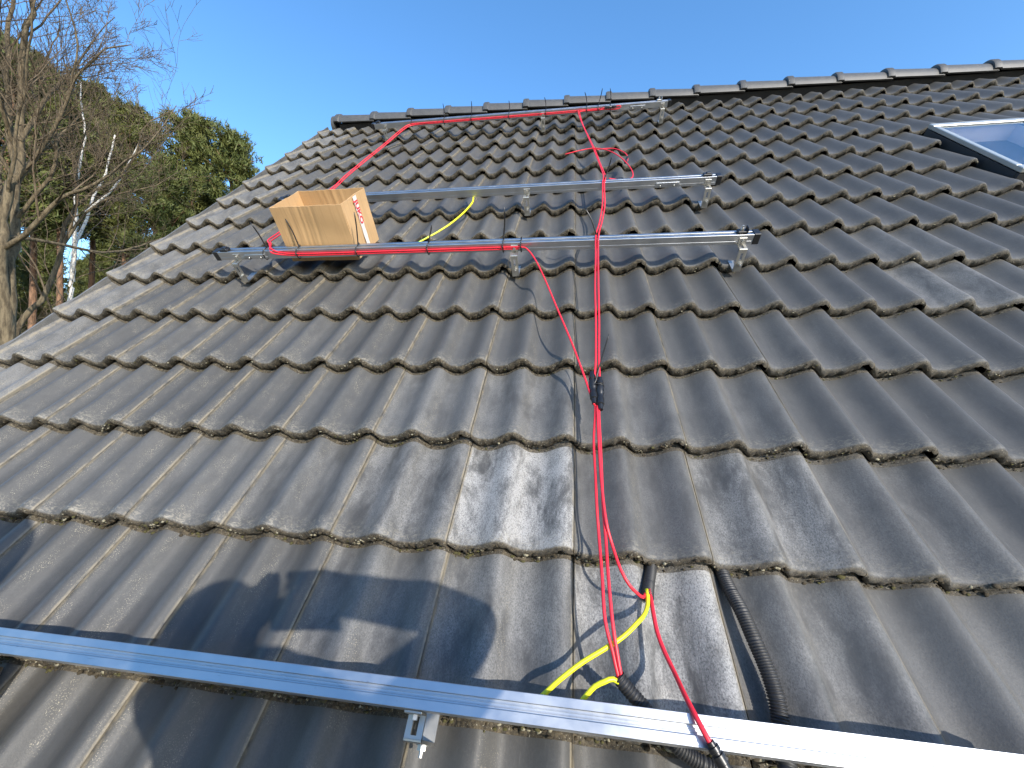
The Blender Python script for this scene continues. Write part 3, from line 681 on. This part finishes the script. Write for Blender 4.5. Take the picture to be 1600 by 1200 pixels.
def grow(mbT,mbW,rg,p,d,L,r,lev,maxlev,up=.12,spread=.75,wob=.22,kids=(5,9),tw=None):
    """a limb with its side branches; thick wood to mbT, twigs to mbW"""
    n=max(3,int(L/.28)); pts=[p.copy()]; dd=d.normalized()
    for i in range(n):
        dd=(dd+rvec(rg)*wob+Vector((0,0,up))).normalized(); pts.append(pts[-1]+dd*(L/n))
    limb(mbT,mbW,rg,pts,r,r*.28,lev,maxlev,up,spread,wob,kids)
THICK=[.028]
def limb(mbT,mbW,rg,pts,r0,r1,lev,maxlev,up=.12,spread=.75,wob=.22,kids=(5,9),start=.2):
    N_=len(pts); rr=[max(.0032,r0+(r1-r0)*(i/(N_-1))) for i in range(N_)]
    (mbT if r0>THICK[0] else mbW).tube(pts,rr,8 if r0>.09 else (5 if r0>.03 else 3),caps=False)
    if lev>=maxlev: return
    Ltot=sum((b-a).length for a,b in zip(pts,pts[1:])); k=rg.randint(*kids)
    for q in range(k):
        t=start+(1-start)*(q+rg.random())/k; f=t*(N_-1); i=min(N_-2,int(f)); p=pts[i].lerp(pts[i+1],f-i)
        ax=(pts[i+1]-pts[i]).normalized(); sd=rvec(rg); sd=(sd-ax*sd.dot(ax)).normalized()
        d=(ax*rg.uniform(.5,.95)+sd*spread*rg.uniform(.7,1.2)+Vector((0,0,up))).normalized()
        L=Ltot*rg.uniform(.28,.5)*(1.15-.55*t); rc=max(.0045,(r0+(r1-r0)*t)*rg.uniform(.34,.55))
        if L<.12: continue
        grow(mbT,mbW,rg,p,d,L,rc,lev+1,maxlev,up,spread,wob,(max(2,kids[0]-1),max(3,kids[1]-1)))
def bare_tree(name,label,limbs,base,seed,bk,twig,maxlev=3,kids=(6,9),group=None,up=.10):
    rg=random.Random(seed); mt,mw=MB(),MB()
    for (pts,r0,r1,st) in limbs:
        P=[Vector(p) for p in pts]; Q=spline(P,.35)
        for i in range(1,len(Q)-1): Q[i]=Q[i]+rvec(rg)*min(.05,r0*.35)
        limb(mt,mw,rg,Q,r0,r1,0,maxlev,up,.8,.2,kids,st)
    root=link(name,None,None,None,Matrix.Translation(base)); tag(root,label,'tree',group)
    B=Vector(base)
    for mb,nm,mat in((mt,'trunk',bk),(mw,'crown',twig)):
        mb.v=[tuple(Vector(v)-B) for v in mb.v]; link(nm,mb.mesh(nm),root,mat)
A1=[(-11.1,5.72,0),(-11.15,5.70,3.5),(-11.22,5.67,6.94),(-11.26,5.60,8.08),(-11.28,5.57,8.65),(-11.35,5.65,9.20),(-11.30,5.74,9.95),(-11.35,5.85,10.48),(-11.43,5.90,11.49),(-11.35,5.85,12.36),(-11.23,5.85,13.24),(-11.11,5.85,13.83),(-11.10,5.88,14.67),(-11.0,5.9,16.2)]
A2=[(-11.15,5.70,5.0),(-11.30,5.73,7.82),(-11.54,5.91,8.78),(-11.71,6.02,9.74),(-12.00,6.12,11.05),(-12.32,6.17,12.31),(-12.41,6.22,13.49),(-12.55,6.37,14.80),(-12.6,6.4,16.3)]
A3=[(-11.32,5.76,10.0),(-11.1,5.84,10.4),(-10.73,5.90,10.95),(-10.48,5.92,11.43),(-10.03,5.87,12.13),(-9.56,6.02,12.79),(-9.26,6.25,13.05)]
A4=[(-11.28,5.57,8.54),(-10.80,5.60,8.81),(-10.27,5.69,9.40),(-9.88,5.74,9.70),(-9.45,5.83,9.89),(-9.03,6.06,10.46),(-8.71,6.30,11.07),(-8.48,6.56,11.91)]
A5=[(-11.36,5.84,10.9),(-11.45,6.25,12.05),(-11.60,6.58,12.62),(-11.72,7.12,13.74),(-11.78,7.38,14.47),(-11.66,7.72,15.27)]
A6=[(-12.0,6.12,11.0),(-11.6,5.6,12.0),(-11.1,5.3,13.0),(-10.7,5.2,14.0),(-10.5,5.2,15.0)]
bare_tree('bare_tree','tall bare deciduous tree with pale forked trunks at the left edge',[(A1,.17,.02,.45),(A2,.11,.018,.3),(A3,.055,.008,.1),(A4,.055,.008,.15),(A5,.05,.008,.1),(A6,.045,.008,.1)],(-11.1,5.72,0),3,BK_BARE,BK_TWIG,3,(10,12),'bare trees left of the roof')
B1=[(-13.2,6.5,0),(-13.1,6.6,4.5),(-12.87,6.80,7.24),(-12.67,7.13,7.85),(-12.64,7.36,8.83),(-12.69,7.47,9.52),(-12.70,7.63,10.24),(-12.58,7.81,10.70),(-12.15,8.07,11.17),(-11.87,8.26,11.66),(-11.59,8.31,12.35),(-11.38,8.41,13.03),(-10.92,8.63,13.46)]
B2=[(-12.66,7.4,9.2),(-12.2,7.6,10.2),(-11.6,7.9,10.8),(-11.0,8.3,11.2),(-10.5,8.7,11.9)]
B3=[(-12.6,7.7,10.5),(-12.5,7.6,11.6),(-12.3,7.7,12.6),(-12.2,7.9,13.6)]
bare_tree('bare_tree','leaning bare tree with a curved olive trunk between forked tree and birch',[(B1,.11,.010,.42),(B2,.04,.007,.1),(B3,.04,.007,.1)],(-13.2,6.5,0),5,BK_BARE,BK_TWIG,3,(7,10),'bare trees left of the roof')
THICK[0]=.036
W1=[(-14.95,9.15,0),(-14.93,9.17,4.5),(-14.91,9.19,8.36),(-14.90,9.20,8.8),(-14.88,9.23,9.81),(-14.92,9.53,10.99),(-14.90,9.72,11.80),(-14.81,10.02,13.06),(-14.74,10.11,13.96)]
W2=[(-14.90,9.21,8.95),(-14.72,9.12,10.80),(-14.62,9.08,12.17),(-14.55,9.18,13.26),(-14.60,9.11,14.01),(-14.62,9.08,14.9)]
W3=[(-14.91,9.5,11.2),(-14.3,9.7,11.9),(-13.9,9.9,12.9),(-13.6,10.0,13.8)]
bare_tree('birch_tree','white-barked birch with forked stems among the pines',[(W1,.095,.022,.5),(W2,.065,.016,.35),(W3,.04,.010,.3)],(-14.95,9.15,0),9,BK_BIRCH,BK_TWIG,3,(8,11))
THICK[0]=.028
def pine_mesh(seed,H,cb,cr):
    """trunk + needle crown. H height, cb crown base, cr crown radius"""
    rg=random.Random(seed); ng=np.random.default_rng(seed); tr=MB(); tri=Tri()
    pts=[Vector((.0,0,0))]; n=14
    for i in range(1,n+1): pts.append(Vector((math.sin(i*.5+seed)*.10*i/n*1.5,math.cos(i*.4+seed)*.10*i/n,H*.97*i/n)))
    tr.tube(pts,[.17*(1-.82*i/n)+.012 for i in range(n+1)],8,caps=False)
    def tuft(c,d,s,k=22):
        a=ng.normal(size=(k,3)); a/=np.linalg.norm(a,axis=1)[:,None]; a=a*.75+np.array(d)*.65; a[:,2]+=.15; a/=np.linalg.norm(a,axis=1)[:,None]
        L=s*ng.uniform(.55,1.1,(k,1)); sd=np.cross(a,ng.normal(size=(k,3))); sd/=np.linalg.norm(sd,axis=1)[:,None]+1e-9
        b0=np.array(c)+ng.normal(size=(k,3))*s*.28; w=s*.095
        tri.add(np.stack([b0-sd*w,b0+sd*w,b0+a*L],1))
    z=cb
    while z<H*.985:
        t=(z-cb)/(H-cb); rad=cr*((math.sin(math.pi*min(1,(t*.80+.17)))**.8)*(1.0 if t<.85 else max(.25,(1-t)/.15)) if cb>9 else max(.18,(1-t)**.75)*1.05)*rg.uniform(.75,1.15)
        for q in range(rg.randint(4,6)):
            an=rg.uniform(0,6.283); L=rad*rg.uniform(.55,1.15)
            d=Vector((math.cos(an),math.sin(an),rg.uniform(.05,.55)+.3*t)).normalized()
            i=min(n-1,int(z/(H*.97)*n)); p=pts[i].copy(); p.z=z; bp=[p]; dd=d.copy(); m=5
            for k in range(m):
                dd=(dd+rvec(rg)*.18+Vector((0,0,.06))).normalized(); bp.append(bp[-1]+dd*L/m)
            tr.tube(bp,[.035*(1-.8*k/m)*(1-.5*t) for k in range(m+1)],4,caps=False)
            for k in range(2,m+1):
                for _ in range(rg.randint(2,5)):
                    c=bp[k]+rvec(rg)*rg.uniform(.1,.42); tuft(c,(dd+rvec(rg)*.5),rg.uniform(.20,.34),20)
                    if rg.random()<.4: tr.tube([bp[k],c],[.012,.006],3,caps=False)
        z+=rg.uniform(.28,.50)
    a=tr.mesh('trunk'); a.materials.append(BK_PINE); b=tri.mesh('crown'); b.materials.append(NEEDLE); return a,b
PV=[pine_mesh(21,18,11.8,1.8),pine_mesh(22,18,11.2,2.0),pine_mesh(23,18,12.6,1.7),pine_mesh(24,18,11.4,1.7),pine_mesh(25,18,4.0,2.6),pine_mesh(26,18,3.0,3.0)]
PN=[0]
def pine(x,y,H,var,label,rot):
    PN[0]+=1; s=H/18; root=link('pine_tree',None,None,None,Matrix.Translation((x,y,0))@Matrix.Rotation(rot,4,'Z')@Matrix.Scale(s,4)); tag(root,label,'tree','crowded pines of the background wood' if label.startswith('one of the crowded') else 'low pines far back in the wood' if label.startswith('one of') else 'pine trees behind the verge')
    a,b=PV[var]; link('trunk',a,root); link('crown',b,root)
front=[(-16.5,16.5,18.3,1,'rightmost pine with a rounded crown just left of the roof verge'),(-18.3,16.1,18.9,0,'tall pine second from the right with a spiky sunlit top'),(-16.75,13.4,15.2,3,'shorter green pine standing in front of the spiky-topped pine'),(-20.5,15.1,18.9,1,'pine with a reddish bare trunk right of the birch'),(-22.8,15.3,20.0,0,'tall pine rising behind the birch crown'),(-20.9,12.8,17.6,2,'pine with bare trunk just left of the birch'),(-23.0,13.3,19.8,3,'dark tall pine behind the forked bare tree'),(-20.8,11.2,18.6,1,'dark pine at the left edge behind the forked trunks')]
for k,(x,y,h,v,l) in enumerate(front): pine(x,y,h,v,l,k*1.3)
rg=random.Random(77)
for k in range(13):
    az=R_(-70+k*2.6+rg.uniform(-.6,.6)); D=rg.uniform(31,46)
    x,y=D*math.sin(az),D*math.cos(az)-.9
    topy=[150,120,100,110,150,170,185,200,230][min(8,max(0,int((k-3)/2.6)))]
    elev=(590-topy)/630*.80*math.cos(R_(52)+az)*1.0
    pine(x,y,min(22,max(13,5.9+D*(.35 if k<10 else .33)*rg.uniform(.62,1.02))),4+rg.randrange(2),'one of the crowded pines filling the wood behind the front trees',rg.uniform(0,6))
for k in range(20):
    az=R_(-69+k*1.35+rg.uniform(-.7,.7)); D=rg.uniform(42,54)
    pine(D*math.sin(az),D*math.cos(az)-.9,rg.uniform(16,20),4+rg.randrange(2),'one of the low dark pines seen between the trunks far back',rg.uniform(0,6))
# leafless undergrowth
def shrub(x,y,H,seed,label):
    rg=random.Random(seed); mt,mw=MB(),MB()
    for q in range(9):
        an=rg.uniform(0,6.28); d=Vector((math.cos(an)*.35,math.sin(an)*.35,1)).normalized()
        grow(mt,mw,rg,Vector((rg.uniform(-.3,.3),rg.uniform(-.3,.3),0)),d,H*rg.uniform(.7,1),.035,0,2,.05,.8,.10,(7,11))
    root=link('bare_shrub',None,None,None,Matrix.Translation((x,y,0))); tag(root,label,'shrub','leafless undergrowth')
    if mt.v: link('stem',mt.mesh('stem'),root,BK_TWIG)
    link('crown',mw.mesh('crown'),root,BK_TWIG)
for x,y,H,l in((-12.2,6.9,7.9,'brown leafless thicket at the foot of the forked tree'),(-13.6,8.2,7.8,'leafless thicket in front of the birch stem'),(-15.5,9.8,8.3,'leafless thicket right of the birch stem'),(-14.5,10.9,8.6,'leafless thicket nearest the roof verge')): shrub(x,y,H,int(-x*10),l)
# ------------------------------------------------------------------ the two people whose shadows fall on the tiles, and what they stand on
SKIN=simple('skin',(.45,.27,.19),.55,0,.08,30); CLOTH=simple('work_jacket',(.045,.055,.085),.85,0,.2,40,.3); TROU=simple('work_trousers',(.05,.05,.052),.9,0,.2,40,.3); HAIR=simple('hair',(.03,.022,.016),.7,0,.3,80)
UPV=Vector((0,SP,CP)); HF=Vector((0,CP,-SP))
def skin(name,verts,edges,parent,mats,org):
    me=bpy.data.meshes.new(name); me.from_pydata([M.to_3x3()@(Vector(v[0])-org) for v in verts],[(a,b) for a,b in edges],[]); o=link(name,me,parent,mats)
    sk=o.modifiers.new('skin','SKIN'); sk.use_smooth_shade=True
    L=me.skin_vertices[0].data
    for i,(p,r) in enumerate(verts): L[i].radius=(r,r) if not hasattr(r,'__len__') else r; L[i].use_root=(i==0)
    sb=o.modifiers.new('subdiv','SUBSURF'); sb.levels=2; sb.render_levels=2; return o
def person(label,sh,head,handL,elbL,handR,elbR,feet_z,mat):
    sh=Vector(sh); pel=sh-UPV*.50; org=pel-UPV*.90
    hl=sh+Vector((-.10,0,0)); V=[];E=[]
    def v(p,r): V.append((Vector(p),r)); return len(V)-1
    root=link('person',None,None,None,Matrix.Translation(M@org)); tag(root,label,'person')
    a=v(pel,(.17,.12)); w=v(pel+UPV*.2,(.155,.11)); ch=v(pel+UPV*.40,(.18,.12)); nk=v(sh+UPV*.07,.062); hd0=v(Vector(head)-UPV*.07,.075); hd=v(Vector(head)+UPV*.02,.105); ht=v(Vector(head)+UPV*.10,.07)
    E+=[(a,w),(w,ch),(ch,nk),(nk,hd0),(hd0,hd),(hd,ht)]
    for sg,el,ha in((-1,elbL,handL),(1,elbR,handR)):
        s=v(sh+Vector((sg*.185,0,0)),.068); e=v(el,.062); wr=v(Vector(el).lerp(Vector(ha),.84),.046); h=v(ha,.045); E+=[(ch,s),(s,e),(e,wr),(wr,h)]
        ax=(Vector(ha)-Vector(el)).normalized()
        for k,(of,L) in enumerate(((-.03,.012),(-.01,.018),(.01,.02),(.03,.014))):
            f=v(Vector(ha)+UPV*of+ax*.028,.010); f2=v(Vector(ha)+UPV*of*1.05+ax*(.028+L*.6)+Vector((0,0,.01)),.009); f3=v(Vector(ha)+UPV*of+ax*(.026+L*.7)-HF*.025,.008); E+=[(h,f),(f,f2),(f2,f3)]
        th=v(Vector(ha)+UPV*.045-HF*.02,.011); th2=v(Vector(ha)+UPV*.05-HF*.03+ax*.04,.009); E+=[(h,th),(th,th2)]
    for sg in(-1,1):
        hp=v(pel+Vector((sg*.10,0,0))-UPV*.06,.095); kn=v(pel+Vector((sg*.12,0,0))-UPV*.45+HF*.04,.066); an=v(pel+Vector((sg*.12,0,0))-UPV*.83,.045); ft=v(pel+Vector((sg*.13,0,0))-UPV*.865+HF*.12,.04); E+=[(a,hp),(hp,kn),(kn,an),(an,ft)]
    o=skin('body',V,E,root,mat,org)
    # cap of hair
    mb=MB(); hc=M.to_3x3()@(Vector(head)+UPV*.035-HF*.012-org)
    for i in range(9):
        for k in range(16):
            th=math.pi*.60*i/8; ph=2*math.pi*k/16; mb.v.append(tuple(hc+Vector((.094*math.sin(th)*math.cos(ph),.112*math.sin(th)*math.sin(ph),.112*math.cos(th)))))
    for i in range(8):
        for k in range(16): mb.f.append((i*16+k,(i+1)*16+k,(i+1)*16+(k+1)%16,i*16+(k+1)%16)); mb.m.append(0)
    link('hair',mb.mesh('hair'),root,HAIR)
    return root,M@org
p1,f1=person('person in a dark work jacket taking the picture, only the shadow in view',(.13,-.575,1.0),(.065,-.53,1.205),(-.03,-.375,.962),(-.19,-.58,.92),(.070,-.345,.965),(.49,-.365,.99),0,CLOTH)
p2,f2=person('second person beside the first, shadow at the left edge of the tiles',(-.76,-.62,1.03),(-.70,-.41,1.22),(-.88,-.70,.60),(-.98,-.74,.80),(-.56,-.80,.60),(-.53,-.80,.82),0,TROU)
# phone in the hands, just behind the lens
mb=MB(); fw=Vector(CAMR[2]); rt=Vector(CAMR[0]); dn=Vector(CAMR[1]); Rm=Matrix((rt,dn,fw)).transposed()
mb.box((0,0,0),(.150,.072,.008),bev=.003)
ph=link('phone',mb.mesh('phone',False),None,BLK,M@(Matrix.Translation(Vector(CAMC)+rt*.055+dn*.018-fw*.008)@Rm.to_4x4())); tag(ph,'black phone held up in front of the jacketed person','phone')
mb=MB()
PLK=simple('scaffold_planks',(.30,.23,.14),.85,0,.25,8,.3)
zp=min(f1.z,f2.z)-.045
sc_=link('scaffold',None,None,None,Matrix.Translation((0,0,0))); tag(sc_,'scaffold with wooden planks below the eaves','scaffold')
for k in range(3):
    mb=MB(); mb.box((-.4,f1.y-.25+k*.25,zp-.022),(4.2,.235,.044),bev=.003); link('plank',mb.mesh('plank',False),sc_,PLK)
for x in(-2.3,-.5,1.5):
    for y in(f1.y-.42,f1.y+.38):
        mb=MB(); mb.tube([(x,y,0),(x,y,zp+(.9 if y<f1.y else -.05))],.024,10); link('pole',mb.mesh('pole'),sc_,STEEL)
    mb=MB(); mb.tube([(x,f1.y-.42,zp-.07),(x,f1.y+.38,zp-.07)],.024,10); link('ledger',mb.mesh('ledger'),sc_,STEEL)
# tool pouch hooked on the near rail at the left
mb=MB(); n=14
for i,(z,rx,ry) in enumerate(((0,.03,.02),(.02,.07,.045),(.08,.085,.055),(.14,.08,.05),(.16,.075,.046))):
    for k in range(n):
        a=2*math.pi*k/n; mb.v.append((rx*math.cos(a)*(1+.08*math.sin(3*a)),z-.16,ry*math.sin(a)+.03))
for i in range(4):
    for k in range(n): mb.f.append((i*n+k,i*n+(k+1)%n,(i+1)*n+(k+1)%n,(i+1)*n+k)); mb.m.append(0)
mb.f.append(tuple(range(n))[::-1]); mb.m.append(0)
tag(link('tool_pouch',mb.mesh('tool_pouch'),None,BLK,M@T(-1.215,-.335,.01)),'black tool pouch lying against the near rail at the left edge','pouch')
